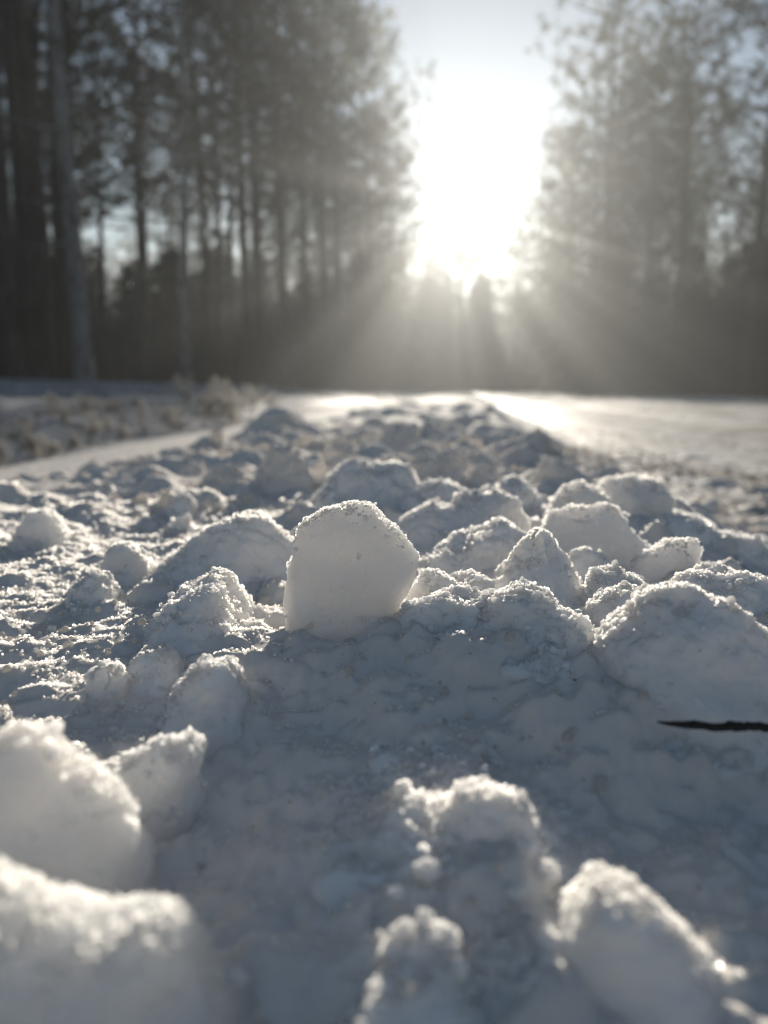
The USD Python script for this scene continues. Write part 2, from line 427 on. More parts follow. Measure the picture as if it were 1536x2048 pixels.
GRAIN_RATE = 1.3e6
exec_lumps = [
    # label, distance, half depth, skyline in photograph coordinates, resolution, roughness, sink, lean
    ("large upright rounded chunk of snow, translucent and sharp, in the middle of the ridge", 0.305, 0.021,
     [(600, 1275), (576, 1220), (571, 1160), (575, 1110), (598, 1066), (638, 1034), (656, 1018), (690, 1013), (735, 1009), (762, 1026), (786, 1050), (812, 1072), (834, 1096), (842, 1116), (828, 1142), (818, 1165), (798, 1200), (775, 1240), (745, 1275)], 6, 0.7, 0.012, 0.0, 0.0),
    ("round snowball sized lump on the sunlit left slope", None, 0.011, [(214, 1152), (211, 1128), (218, 1102), (240, 1088), (264, 1094), (280, 1118), (285, 1150)], 5, 0.9, 0.02, 0.0, 0.1),
    ("smooth domed lump near the left edge, left of the round snowball lump", None, 0.016, [(38, 1088), (44, 1052), (60, 1028), (88, 1019), (112, 1032), (126, 1062), (128, 1090)], 5, 0.8, 0.02, 0.0),
    ("long low mound with a big shaded face, left behind the large upright chunk", 0.42, 0.032,
     [(300, 1180), (365, 1100), (420, 1058), (462, 1036), (495, 1027), (530, 1034), (562, 1060), (578, 1092), (585, 1180)], 6, 1.0, 0.02, 0.0),
    ("pointed mound with a glittering crest, lower left of the large upright chunk", None, 0.024, [(325, 1245), (378, 1192), (412, 1160), (432, 1152), (452, 1162), (465, 1190), (478, 1240)], 6, 1.0, 0.02, 0.0),
    ("tall thumb shaped lump far back on the left, throwing a long shadow", None, 0.026, [(508, 990), (528, 935), (546, 894), (562, 886), (582, 898), (604, 930), (618, 985)], 5, 1.0, 0.03, 0.0),
    ("tall blunt lump right beside the thumb shaped lump", None, 0.030, [(622, 985), (640, 925), (652, 892), (672, 882), (698, 890), (716, 940), (722, 985)], 5, 1.1, 0.03, 0.0),
    ("small clod on the far left where the ridge meets the sunlit strip", None, 0.014, [(174, 992), (180, 972), (198, 966), (215, 974), (223, 990)], 5, 1.0, 0.02, 0.0),
    ("rounded clod on the crest of the left shadow", None, 0.013, [(333, 1032), (342, 1000), (360, 990), (378, 998), (384, 1030)], 5, 1.1, 0.02, 0.0),
    ("tiny clod just in front of the rounded clod on the left", None, 0.007, [(345, 1062), (348, 1042), (360, 1035), (374, 1042), (377, 1060)], 5, 1.0, 0.02, 0.0),
    ("knobbly mound with three humps, behind the large upright chunk", 0.64, 0.040,
     [(628, 1030), (660, 970), (692, 930), (714, 917), (738, 934), (765, 936), (800, 934), (826, 950), (850, 985), (862, 1030)], 6, 1.2, 0.03, 0.0),
    ("twin topped lump in the middle distance, right of the three humped mound", None, 0.030,
     [(814, 975), (822, 926), (840, 905), (858, 910), (866, 918), (884, 904), (908, 902), (928, 916), (946, 944), (952, 975)], 5, 1.1, 0.03, 0.0),
    ("little round lump right of the twin topped lump", None, 0.014, [(946, 975), (952, 940), (968, 928), (984, 936), (990, 970)], 5, 1.0, 0.02, 0.0),
    ("angular wedge of snow sloping down to the right, back by the road", None, 0.028, [(1066, 972), (1074, 940), (1088, 924), (1108, 918), (1140, 938), (1172, 962), (1180, 972)], 5, 0.7, 0.03, 0.0),
    ("low crumbly lump between the three humped mound and the stepped lump", None, 0.018, [(822, 1012), (836, 985), (862, 972), (888, 968), (912, 978), (930, 1010)], 5, 1.2, 0.02, 0.0),
    ("rounded lump sloping right, behind the stepped lump", 0.62, 0.022, [(968, 1036), (985, 985), (1010, 967), (1042, 965), (1066, 990), (1092, 1034)], 5, 1.1, 0.02, 0.0),
    ("long stepped lump with a ragged crest, right of the large upright chunk", 0.50, 0.022,
     [(795, 1078), (805, 1048), (838, 1022), (862, 1008), (900, 1012), (928, 992), (962, 998), (1000, 990), (1030, 998), (1048, 1026), (1060, 1078)], 6, 1.2, 0.02, 0.0),
    ("round shouldered dome with a lit rim, in front of the stepped lump", 0.42, 0.026,
     [(820, 1165), (850, 1110), (900, 1098), (938, 1080), (962, 1055), (992, 1045), (1024, 1056), (1046, 1085), (1064, 1165)], 6, 1.1, 0.02, 0.0),
    ("broad smooth dome glowing along its rim, right of the pointed cone", 0.455, 0.020,
     [(1076, 1120), (1080, 1052), (1096, 1028), (1130, 1013), (1172, 1008), (1212, 1005), (1240, 1020), (1262, 1052), (1284, 1085), (1300, 1120)], 6, 0.8, 0.02, 0.0),
    ("half round lump peeping over the broad smooth dome", 0.55, 0.018, [(1098, 1050), (1112, 1004), (1130, 978), (1160, 964), (1190, 970), (1208, 990), (1220, 1040)], 5, 0.9, 0.02, 0.0),
    ("slanting peak right behind the broad smooth dome", 0.60, 0.030, [(1186, 1050), (1204, 985), (1220, 956), (1236, 962), (1262, 992), (1330, 1022), (1400, 1052)], 6, 1.0, 0.03, 0.0),
    ("long shaded bank of crumbs along the right side of the ridge", 0.53, 0.035,
     [(1250, 1130), (1290, 1060), (1330, 1040), (1400, 1056), (1450, 1068), (1500, 1088), (1560, 1110), (1610, 1150)], 6, 1.3, 0.03, 0.0),
    ("sharp pointed cone of snow right of the large upright chunk", 0.345, 0.020,
     [(985, 1215), (1012, 1152), (1042, 1118), (1064, 1080), (1080, 1057), (1096, 1066), (1112, 1092), (1138, 1124), (1160, 1166), (1180, 1215)], 6, 1.0, 0.015, 0.0),
    ("small fluffy clod right behind the pointed cone", 0.39, 0.011, [(1128, 1162), (1138, 1122), (1160, 1104), (1182, 1098), (1206, 1104), (1214, 1160)], 5, 1.6, 0.02, 0.0),
    ("slab of snow leaning up to the right, behind the big right mound", 0.385, 0.014,
     [(1280, 1195), (1258, 1142), (1275, 1118), (1310, 1102), (1362, 1086), (1394, 1082), (1406, 1098), (1402, 1130), (1372, 1168), (1345, 1195)], 6, 0.9, 0.015, 0.0, 0.1),
    ("wide mound at the right edge behind the big right mound", 0.34, 0.028, [(1325, 1250), (1350, 1178), (1382, 1146), (1422, 1130), (1462, 1124), (1502, 1138), (1545, 1160), (1590, 1250)], 6, 1.2, 0.02, 0.0, 0.35),
    ("rounded lump tucked behind the glittering hump right of centre", 0.325, 0.016, [(1165, 1235), (1182, 1178), (1198, 1150), (1230, 1139), (1258, 1158), (1292, 1182), (1315, 1235)], 5, 1.2, 0.02, 0.0),
    ("narrow lump squeezed left against the big right mound", 0.285, 0.016, [(1165, 1320), (1176, 1250), (1194, 1198), (1222, 1178), (1266, 1172), (1300, 1190), (1320, 1320)], 6, 1.2, 0.02, 0.0, 0.35),
    ("big rounded right mound with a granular crown", 0.245, 0.030,
     [(1195, 1440), (1218, 1310), (1236, 1262), (1262, 1226), (1302, 1192), (1346, 1178), (1402, 1186), (1442, 1206), (1482, 1234), (1504, 1270), (1530, 1310), (1555, 1440)], 6, 1.1, 0.02, 0.0, 0.35),
    ("glittering steep hump right of centre, in front of the pointed cone", 0.275, 0.024,
     [(905, 1380), (926, 1300), (942, 1258), (964, 1212), (986, 1180), (1012, 1168), (1046, 1170), (1082, 1186), (1106, 1204), (1136, 1228), (1160, 1258), (1185, 1380)], 6, 1.2, 0.02, 0.0, 0.35),
    ("low fluffy lump tucked against the right foot of the large upright chunk", 0.325, 0.016, [(790, 1225), (808, 1180), (832, 1150), (872, 1145), (918, 1160), (948, 1150), (976, 1162), (992, 1225)], 6, 1.4, 0.015, 0.0, 0.35),
    ("ragged crumb pile in front of the low fluffy lump", 0.29, 0.018, [(768, 1290), (800, 1232), (838, 1208), (862, 1194), (886, 1178), (922, 1190), (950, 1188), (975, 1290)], 6, 1.5, 0.015, 0.0, 0.35),
    ("ragged shelf of crumbs at the foot of the glittering hump and the big mound", 0.252, 0.008,
     [(1045, 1380), (1068, 1302), (1090, 1284), (1122, 1298), (1140, 1318), (1172, 1304), (1205, 1320), (1222, 1275), (1240, 1300), (1255, 1380)], 6, 1.3, 0.012, 0.0, 0.8),
    ("shaded mound with a lit ragged crest, low in the middle foreground", 0.166, 0.018,
     [(770, 1860), (786, 1700), (790, 1604), (806, 1586), (830, 1612), (872, 1626), (902, 1606), (920, 1576), (946, 1564), (990, 1570), (1022, 1592), (1042, 1626), (1075, 1700), (1110, 1860)], 6, 1.3, 0.012, 0.0, 0.8),
    ("broad pale blurred lump at the bottom right corner", 0.128, 0.016,
     [(1120, 2120), (1118, 1900), (1124, 1840), (1142, 1800), (1172, 1771), (1206, 1760), (1242, 1768), (1292, 1798), (1342, 1850), (1392, 1906), (1432, 1964), (1470, 2040), (1490, 2120)], 6, 0.8, 0.01, 0.0),
    ("pale crumbly blurred lump at the bottom edge, left of the corner lump", 0.124, 0.012,
     [(660, 2120), (690, 1990), (730, 1930), (770, 1890), (815, 1885), (860, 1868), (905, 1885), (925, 1940), (940, 2120)], 5, 1.5, 0.01, 0.0),
    ("small blurred crumb pile between the two bottom lumps", 0.128, 0.008, [(940, 1985), (955, 1915), (985, 1885), (1015, 1905), (1055, 1890), (1090, 1855), (1108, 1890), (1112, 1985)], 5, 1.5, 0.01, 0.0),
    ("large grey rounded slab with a bright right rim, at the left edge", 0.150, 0.016,
     [(-110, 1900), (-95, 1560), (-50, 1490), (0, 1474), (52, 1478), (88, 1496), (112, 1524), (128, 1536), (168, 1542), (216, 1576), (256, 1626), (280, 1680), (288, 1712), (280, 1762), (256, 1830), (215, 1900)], 6, 0.6, 0.012, 0.0, 0.1),
    ("fluffy sunlit lump right behind the grey rounded slab", 0.185, 0.008,
     [(170, 1650), (178, 1548), (216, 1520), (260, 1492), (322, 1485), (358, 1490), (376, 1474), (400, 1468), (416, 1482), (408, 1505), (386, 1540), (380, 1575), (330, 1650)], 6, 1.4, 0.012, 0.0),
    ("nearest lump, bright and strongly blurred in the bottom left corner", 0.112, 0.016,
     [(-160, 2140), (-140, 1830), (-60, 1760), (0, 1772), (60, 1818), (104, 1838), (152, 1868), (212, 1886), (252, 1866), (312, 1860), (352, 1880), (388, 1930), (412, 1982), (450, 2140)], 6, 0.8, 0.01, 0.0),
    ("small lump under the left shadow edge, left of the dark mound", None, 0.013, [(345, 1420), (362, 1365), (392, 1340), (430, 1320), (462, 1325), (476, 1352), (490, 1420)], 6, 1.2, 0.015, 0.0),
    ("small knob on the sunlit left slope near the bottom left slab", None, 0.009, [(178, 1395), (184, 1345), (205, 1322), (230, 1324), (245, 1350), (248, 1395)], 5, 1.1, 0.015, 0.0),
    ("low smooth bump right of the small knob", None, 0.010, [(255, 1355), (272, 1310), (300, 1291), (330, 1300), (350, 1330), (356, 1355)], 5, 0.9, 0.015, 0.0),
    ("small crumbly bump on the left slope below the domed lump", None, 0.012, [(155, 1205), (165, 1162), (188, 1145), (212, 1152), (226, 1202)], 5, 1.4, 0.015, 0.0),
    ("dark hump at the far left end of the ridge beside the verge", 2.1, 0.09, [(490, 872), (512, 838), (540, 818), (570, 816), (606, 832), (640, 872)], 5, 1.0, 0.05, 0.0),
    ("rounded lump far down the ridge under the sun", 1.75, 0.05, [(838, 872), (848, 848), (866, 838), (884, 848), (894, 872)], 5, 1.0, 0.05, 0.0),
    ("low double lump far down the ridge, left of the one under the sun", 1.75, 0.05, [(765, 875), (776, 850), (796, 842), (812, 850), (832, 846), (842, 872)], 5, 1.1, 0.05, 0.0),
    ("clod with a lit cap on the left side, level with the thumb shaped lump", None, 0.02, [(405, 982), (425, 950), (452, 938), (476, 946), (494, 978)], 5, 1.2, 0.03, 0.0),
    ("small clod far left beyond the clod with a lit cap", None, 0.018, [(370, 955), (378, 935), (390, 928), (403, 936), (408, 955)], 5, 1.1, 0.03, 0.0),
]
for a in exec_lumps:
    lump(*a)
# small crumbs that lie on the shaded faces in the foreground
nearv = np.vstack([gv[(GR_ALL > 0.1) & (GR_ALL < 0.3) & (gv[:, 1] > 0.09)]] + near_v)
rel = nearv - EYE
dep = rel @ F
pu, pv = 768 + 1536 * rel[:, 0] / dep, 1024 - 1536 * (rel @ U) / dep
for (cu, cv, w, lab) in ((1095, 1745, 27, "largest loose crumb, right of the lit ragged crest"), (1022, 1785, 23, "loose crumb below the largest one in the foreground"),
                         (986, 1820, 14, "smallest loose crumb in the middle foreground"), (852, 1742, 30, "loose crumb left on the shaded foreground mound"),
                         (792, 1788, 20, "loose crumb at the left foot of the shaded foreground mound"), (1056, 1690, 20, "loose crumb hanging right under the lit ragged crest"),
                         (768, 1545, 17, "faint pale crumb alone in the dark hollow of the foreground")):
    k = np.flatnonzero(np.hypot(pu - cu, pv - cv) < 9)
    c0 = nearv[k[np.argmin(nearv[k, 1])]]
    rr = w / 1536 * c0[1] * 1.05
    d = np.array(ICO[5].vertices)
    p = d * rr * np.array([1.0, 0.9, 0.8])
    p *= 0.95 + 1.3 * (meshkit.fbm(d * 1.6 + cu, 4, int(cu)) - 0.5)[:, None]
    p += c0 + np.array([0, -0.25, 0.35]) * rr
    tag(obj("snow_lump", (p, np.array(ICO[5].faces)), "snow"), lab, "snow lump")

# ------------------------------------------------------------------ loose snow crystals
sel = np.flatnonzero((kind == 1) & (fc[:, 1] > 0.12) & (fc[:, 1] < 0.70) & (np.abs(fc[:, 0]) < 0.62 * fc[:, 1] + 0.03))
tri = gv[gf[sel]]
fn = np.cross(tri[:, 1] - tri[:, 0], tri[:, 2] - tri[:, 0])
ar = 0.5 * np.linalg.norm(fn, axis=1)
fn /= np.maximum(2 * ar, 1e-12)[:, None]
yy = fc[sel, 1]
lam = ar * GRAIN_RATE * 0.6 * np.minimum(1, (0.34 / yy) ** 2) * (1 + 1.2 * sstep(-0.05, -0.12, fc[sel, 0])) * (0.02 + 0.98 * sstep(0.06, 0.45, fn @ SUN)) * (0.45 + 0.55 * sstep(0.42, 0.62, meshkit.noise(fc[sel] * 120, 5)))
kk = np.repeat(np.arange(len(sel)), rng.poisson(lam))
bc = rng.dirichlet((1, 1, 1), len(kk))
grain_p.append((tri[kk] * bc[..., None]).sum(1))
grain_n.append(fn[kk])
gp, gn = np.vstack(grain_p), np.vstack(grain_n)
gsize = 0.00048 * np.exp(rng.normal(0, 0.35, len(gp))) * np.clip(gp[:, 1] / 0.34, 0.9, 2.2)
gp = gp + gn * (gsize * rng.uniform(0.1, 1.0, len(gp)))[:, None]
print("grains", len(gp))
pi = UsdGeom.PointInstancer.Define(stage, "/World/snow_crystals")
hexa = np.array([[math.cos(t), math.sin(t), 0] for t in np.arange(6) * math.pi / 3])
hf = np.array([[0, 1, 2], [0, 2, 3], [0, 3, 4], [0, 4, 5]])
turn = trimesh.transformations.rotation_matrix
plates = [(hexa @ turn(an, ax)[:3, :3].T * sc, hf) for an, ax, sc in ((0.2, [1, 0, 0], 1.0), (1.3, [1, 0.4, 0], 0.85))]
gmv = np.vstack([p for p, _ in plates])
usdkit.mesh(stage, "/World/snow_crystals/crystal", (gmv, np.vstack([hf + 6 * i for i in range(2)])), "/World/Looks/snow_grain", False)
pi.CreatePrototypesRel().SetTargets([Sdf.Path("/World/snow_crystals/crystal")])
pi.CreatePositionsAttr(Vt.Vec3fArray.FromNumpy(gp.astype(np.float32)))
pi.CreateScalesAttr(Vt.Vec3fArray.FromNumpy(np.repeat(gsize[:, None], 3, 1).astype(np.float32)))
qq = rng.normal(size=(len(gp), 4)); qq /= np.linalg.norm(qq, axis=1, keepdims=True)
pi.CreateOrientationsAttr(Vt.QuathArray([Gf.Quath(float(w), float(x), float(y), float(z)) for w, x, y, z in qq]))
pi.CreateProtoIndicesAttr(Vt.IntArray.FromNumpy(np.zeros(len(gp), np.int32)))
tag(pi, "loose glittering snow crystals covering the crests of the lumps", "snow crystals", kind="stuff")


# ------------------------------------------------------------------ loose crumbs strewn between the lumps
cr2 = np.random.default_rng(77)
cp, cs = [], []
for y0, y1, n, r0 in ((0.13, 0.30, 1500, 0.0008), (0.28, 0.62, 2600, 0.0011), (0.6, 1.2, 3000, 0.0020), (1.2, 2.6, 2600, 0.0036)):
    ys = cr2.uniform(y0, y1, n * 2)
    xs = x_left(ys) + 0.05 + cr2.random(n * 2) * (x_right(ys) + 0.12 - x_left(ys))
    ok = np.flatnonzero((np.abs(xs) < 0.65 * ys + 0.05) & (cr2.random(n * 2) < 0.15 + 0.85 * sstep(0.45, 0.62, meshkit.noise(np.stack([xs * 16 / np.sqrt(ys / 0.4), ys * 16 / np.sqrt(ys / 0.4), ys * 0], -1), 8))))[:n]
    rr = r0 * np.exp(cr2.normal(0, 0.5, len(ok)))
    cp.append(np.stack([xs[ok], ys[ok], ground(xs[ok], ys[ok]) + 0.3 * rr], 1)); cs.append(rr)
cp, cs = np.vstack(cp), np.concatenate(cs)
ci = UsdGeom.PointInstancer.Define(stage, "/World/snow_crumbs")
for k in range(4):
    dv = np.array(trimesh.creation.icosphere(2).vertices)
    dv = dv * (0.6 + 0.8 * meshkit.fbm(dv * 1.3 + 11 * k, 3, k))[:, None] * [1.0, 0.85, 0.7]
    usdkit.mesh(stage, f"/World/snow_crumbs/{numbered('crumb')}", (dv, np.array(trimesh.creation.icosphere(2).faces)), "/World/Looks/crumb_snow", True)
ci.CreatePrototypesRel().SetTargets([p.GetPath() for p in ci.GetPrim().GetChildren()])
ci.CreatePositionsAttr(Vt.Vec3fArray.FromNumpy(cp.astype(np.float32)))
ci.CreateScalesAttr(Vt.Vec3fArray.FromNumpy(np.repeat(cs[:, None], 3, 1).astype(np.float32)))
qq = cr2.normal(size=(len(cp), 4)); qq /= np.linalg.norm(qq, axis=1, keepdims=True)
ci.CreateOrientationsAttr(Vt.QuathArray([Gf.Quath(*map(float, q)) for q in qq]))
ci.CreateProtoIndicesAttr(Vt.IntArray.FromNumpy(cr2.integers(0, 4, len(cp)).astype(np.int32)))
tag(ci, "loose little crumbs of snow strewn between the lumps of the ridge", "snow crumbs", kind="stuff")


# ------------------------------------------------------------------ tubes
def tube(path, radii, n=8, cap=True):
    path, radii = np.asarray(path, float), np.asarray(radii, float)
    tg = np.gradient(path, axis=0)
    tg /= np.linalg.norm(tg, axis=1, keepdims=True)
    ref = np.array([0, 0, 1.0]) if abs(tg[:, 2]).mean() < 0.8 else np.array([1.0, 0, 0])
    s = np.cross(tg, ref); s /= np.linalg.norm(s, axis=1, keepdims=True)
    t = np.cross(tg, s)
    an = np.linspace(0, 2 * math.pi, n, endpoint=False)
    v = (path[:, None] + radii[:, None, None] * (np.cos(an)[None, :, None] * s[:, None] + np.sin(an)[None, :, None] * t[:, None])).reshape(-1, 3)
    i, j = np.meshgrid(np.arange(len(path) - 1), np.arange(n), indexing="ij")
    a, b = i * n + j, i * n + (j + 1) % n
    f = np.concatenate([np.stack([a, b, b + n], -1).reshape(-1, 3), np.stack([a, b + n, a + n], -1).reshape(-1, 3)])
    if cap:
        v = np.vstack([v, path[:1], path[-1:]])
        k = np.arange(n)
        f = np.vstack([f, np.stack([np.full(n, len(v) - 2), (k + 1) % n, k], 1), np.stack([np.full(n, len(v) - 1), (len(path) - 1) * n + k, (len(path) - 1) * n + (k + 1) % n], 1)])
    return v, f


# dark twig lying across the hollow at the right
tw = np.array([at(u, v, y) for u, v, y in ((1310, 1442, 0.197), (1345, 1449, 0.196), (1392, 1450, 0.196), (1440, 1455, 0.196), (1492, 1452, 0.196), (1540, 1455, 0.197), (1620, 1462, 0.199), (1690, 1500, 0.203), (1740, 1600, 0.207))])
nn = 64
tw = np.stack([np.interp(np.linspace(0, 8, nn), np.arange(9), tw[:, k]) for k in range(3)], 1)
tw = gaussian_filter1d(tw, 1.6, axis=0, mode="nearest") + np.random.default_rng(3).normal(0, 0.00010, (nn, 3))
tr = 0.00112 * np.interp(np.arange(nn), [0, 4, 12, 24, 63], [0.12, 0.42, 0.85, 1.0, 1.15]) * (1 + 0.22 * np.exp(-((np.arange(nn) - 15) / 1.6) ** 2) + 0.2 * np.exp(-((np.arange(nn) - 29) / 1.4) ** 2))
tw_thing = thing("twig", "thin dark bare twig poking in from the right over the shaded snow", "twig", tw[20])
obj("stem", tube(tw - tw[20], tr, 10), "twig_bark", tw_thing)
obj("bud", tube(tw[29] - tw[20] + np.array([[0, 0, 0], [-0.0011, -0.0002, 0.0009], [-0.0024, -0.0004, 0.0014], [-0.0034, -0.0005, 0.0015]]), [0.0009, 0.0008, 0.0006, 0.0002], 8), "twig_bark", tw_thing)

# ------------------------------------------------------------------ trees
def blades(rng, centres, dirs, n, length, width, spread):
    """n thin blades round each tuft centre."""
    c = np.repeat(centres, n, 0)
    d = np.repeat(dirs, n, 0) * 1.0 + rng.normal(0, spread, (len(c), 3))
    d /= np.linalg.norm(d, axis=1, keepdims=True)
    s = np.cross(d, rng.normal(size=(len(c), 3))); s /= np.linalg.norm(s, axis=1, keepdims=True)
    L = length * rng.uniform(0.6, 1.2, (len(c), 1)); W = width * rng.uniform(0.7, 1.3, (len(c), 1))
    v = np.stack([c - s * W, c + s * W, c + d * L + s * W * 0.4, c + d * L - s * W * 0.4], 1).reshape(-1, 3)
    k = np.arange(len(c))[:, None] * 4
    f = np.concatenate([k + [0, 1, 2], k + [0, 2, 3]])
    return v, f


def trunk_path(rng, h, bend):
    z = np.linspace(-0.3, h, 14)
    ph = rng.uniform(0, 6.28, 2)
    return np.stack([bend * np.sin(z / h * 3 + ph[0]) * z / h, bend * np.sin(z / h * 2.5 + ph[1]) * z / h, z], 1)


def pine(seed, h, r0, crown0):
    rng = np.random.default_rng(seed)
    path = trunk_path(rng, h, 0.35)
    trunk = tube(path, r0 * (1 - 0.82 * np.linspace(0, 1, 14)) * (1 + 0.35 * np.exp(-np.linspace(0, 14, 14))), 10)
    limbs, cs, ds = [], [], []
    for k in range(44):
        z = h * (crown0 + (1 - crown0) * (k + rng.random()) / 44)
        t = (z / h - crown0) / (1 - crown0)
        L = (1.0 + 1.6 * math.sin(math.pi * min(1, 0.25 + 0.75 * t))) * rng.uniform(0.6, 1.1) * h / 14
        an = k * 2.4 + rng.normal(0, 0.5)
        rise = rng.uniform(-0.1, 0.5)
        base = np.array([np.interp(z, path[:, 2], path[:, 0]), np.interp(z, path[:, 2], path[:, 1]), z])
        d = np.array([math.cos(an), math.sin(an), rise])
        s = np.linspace(0, 1, 5)[:, None]
        lp = base + d * L * s + np.array([0, 0, 0.25]) * L * s**2
        limbs.append(tube(lp, np.linspace(0.035, 0.010, 5) * h / 14, 5, False))
        m = 9
        q = rng.uniform(0.4, 1.05, (m, 1))
        cs.append(base + d * L * q + np.array([0, 0, 0.25]) * L * q**2 + rng.normal(0, 0.17, (m, 3)) * L * 0.45)
        ds.append(np.repeat([d / np.linalg.norm(d) * 0.5 + [0, 0, 0.5]], m, 0))
    for k in range(9):  # dead snags under the crown
        z = h * rng.uniform(0.12, crown0)
        an = rng.uniform(0, 6.28)
        base = np.array([np.interp(z, path[:, 2], path[:, 0]), np.interp(z, path[:, 2], path[:, 1]), z])
        L = rng.uniform(0.4, 1.3)
        limbs.append(tube(base + np.array([math.cos(an), math.sin(an), rng.uniform(-0.3, 0.2)]) * np.linspace(0, L, 4)[:, None], np.linspace(0.018, 0.005, 4), 4, False))
    crown = blades(rng, np.vstack(cs), np.vstack(ds), 11, 0.25, 0.0145, 0.7)
    return trunk, join(limbs), crown


def spruce(seed, h, r0):
    rng = np.random.default_rng(seed)
    path = trunk_path(rng, h, 0.08)
    trunk = tube(path, r0 * (1 - 0.93 * np.linspace(0, 1, 14)), 8)
    cs, ds = [], []
    z = 0.25
    while z < h * 0.97:
        L = (0.28 * (h - z) ** 0.85 + 0.12)
        for k in range(7):
            an = rng.uniform(0, 6.28)
            m = max(3, int(L * 6))
            q = np.linspace(0.15, 1, m)[:, None] * rng.uniform(0.75, 1.1)
            d = np.array([math.cos(an), math.sin(an), -0.28])
            cs.append(np.array([0, 0, z]) + d * L * q + np.array([0, 0, 0.16]) * L * q**2 + rng.normal(0, 0.07, (m, 3)))
            ds.append(np.repeat([d * 0.7 + [0, 0, -0.25]], m, 0))
        z += 0.16 + 0.022 * h
    return trunk, None, blades(rng, np.vstack(cs), np.vstack(ds), 6, 0.32, 0.035, 0.55)


UsdGeom.Scope.Define(stage, "/World/Looks/tree_kinds")
KIND = {}
for nm, parts, bark, needles in [(f"tall_pine_{i}", pine(100 + i, h, r, c), "bark", "pine_needles") for i, (h, r, c) in enumerate(((13.5, 0.13, 0.46), (14.5, 0.15, 0.50), (12, 0.11, 0.40), (14, 0.13, 0.32)))] + \
                                [(f"pale_tree_{i}", pine(200 + i, h, r, c), "pale_bark", "pine_needles") for i, (h, r, c) in enumerate(((13, 0.115, 0.52), (14, 0.12, 0.56)))] + \
                                [(f"dark_spruce_{i}", spruce(300 + i, h, r), "bark", "spruce_needles") for i, (h, r) in enumerate(((5.5, 0.08), (8.0, 0.11), (4.0, 0.06)))]:
    root = f"/World/Looks/tree_kinds/{nm}"
    cls = stage.CreateClassPrim(root)
    usdkit.mesh(stage, root + "/trunk", parts[0], f"/World/Looks/{bark}", True)
    if parts[1] is not None:
        usdkit.mesh(stage, root + "/branches", parts[1], f"/World/Looks/{bark}", False)
        tag(stage.GetPrimAtPath(root + "/branches"), kind="stuff")
    tag(usdkit.mesh(stage, root + "/crown", parts[2], f"/World/Looks/{needles}", False), kind="stuff")
    KIND[nm] = root


def plant_tree(kindname, name, x, y, label, group=None, scale=1.0, rot=None, cat=None):
    z = float(ground(x, y)[0])
    t = thing(name, label, cat or ("spruce" if "spruce" in name else "pine" if "pine" in name else "tree"), (x, y, z - 0.05), rng2.uniform(0, 360) if rot is None else rot, scale, group)
    t.GetReferences().AddInternalReference(KIND[kindname])
    t.SetInstanceable(True)
    return t


rng2 = np.random.default_rng(5)
placed = []


def clear(x, y, d):
    if any((x - a) ** 2 + (y - b) ** 2 < d * d for a, b in placed):
        return False
    placed.append((x, y))
    return True


# the trunks one can pick out at the left, from the photograph: pixel of the foot, distance, kind
for u, y, k, nm, sc, lab in ((172, 13.0, "pale_tree_0", "pale_trunk_tree", 1.2, "pale slender trunk standing out in front, fourth from the left edge"),
                             (92, 13.6, "tall_pine_1", "tall_pine", 1.12, "tall dark trunk third from the left edge, left of the pale slender one"),
                             (60, 14.5, "tall_pine_0", "tall_pine", 1.2, "dark straight trunk second from the left edge"),
                             (132, 15.5, "tall_pine_0", "tall_pine", 1.25, "dark trunk close behind the pale slender one, on its left"),
                             (24, 12.6, "tall_pine_1", "tall_pine", 1.15, "dark trunk nearest the left edge of the forest front"),
                             (214, 17.0, "tall_pine_2", "tall_pine", 0.7, "thin crooked trunk just right of the pale slender one"),
                             (300, 22.0, "tall_pine_3", "tall_pine", 1.0, "dark broad trunk with branches between the thin crooked trunk and the second pale tree"),
                             (374, 19.0, "pale_tree_1", "pale_trunk_tree", 0.95, "second pale trunk, nearer to the clearing than the slender one")):
    p = at(u, 770, y)
    placed.append((p[0], y))
    plant_tree(k, nm, p[0], y, lab, None, sc)
for _ in range(60):
    y, s = rng2.uniform(23, 52), rng2.uniform(3.3, 7.5)
    if clear(-s + 0.087 * y - 0.2, y, 1.9):
        plant_tree(f"tall_pine_{rng2.integers(4)}", "tall_pine", -s + 0.087 * y - 0.2, y, "tall pine in the front row of the left forest, beside the verge", "front row pines on the left", rng2.uniform(0.92, 1.2))
n = 0
for _ in range(4000):
    y = 9 + 50 * rng2.random() ** 1.3
    s = 2.9 + 22 * rng2.random() ** 1.5
    x = -s + 0.087 * y - 0.2
    if y < 18 and s < 6.0 or y < 24 and s < 3.6 or math.atan2(x, y) < -0.75 or not clear(x, y, 1.15 + 0.012 * y):
        continue
    if rng2.random() < 0.6:
        i = rng2.integers(3)
        plant_tree(f"dark_spruce_{i}", "dark_spruce", x, y, *(("dark young spruce in the front row of the left forest", "front row spruces on the left") if s < 6 else ("dark young spruce deeper among the pines left of the road", "young spruces deep in the left forest")), min(1.2, (0.165 * math.hypot(x, y) + 0.3) * rng2.uniform(0.75, 1.05) / (5.5, 8.0, 4.0)[i]))
    else:
        plant_tree(f"tall_pine_{rng2.integers(4)}", "tall_pine", x, y, *(("tall pine in the front row of the left forest, beside the verge", "front row pines on the left") if s < 6 else ("dark tall pine deep in the forest left of the road", "tall pines deep in the left forest")), rng2.uniform(0.85, 1.15))
    n += 1
    if n >= 105:
        break
n = 0
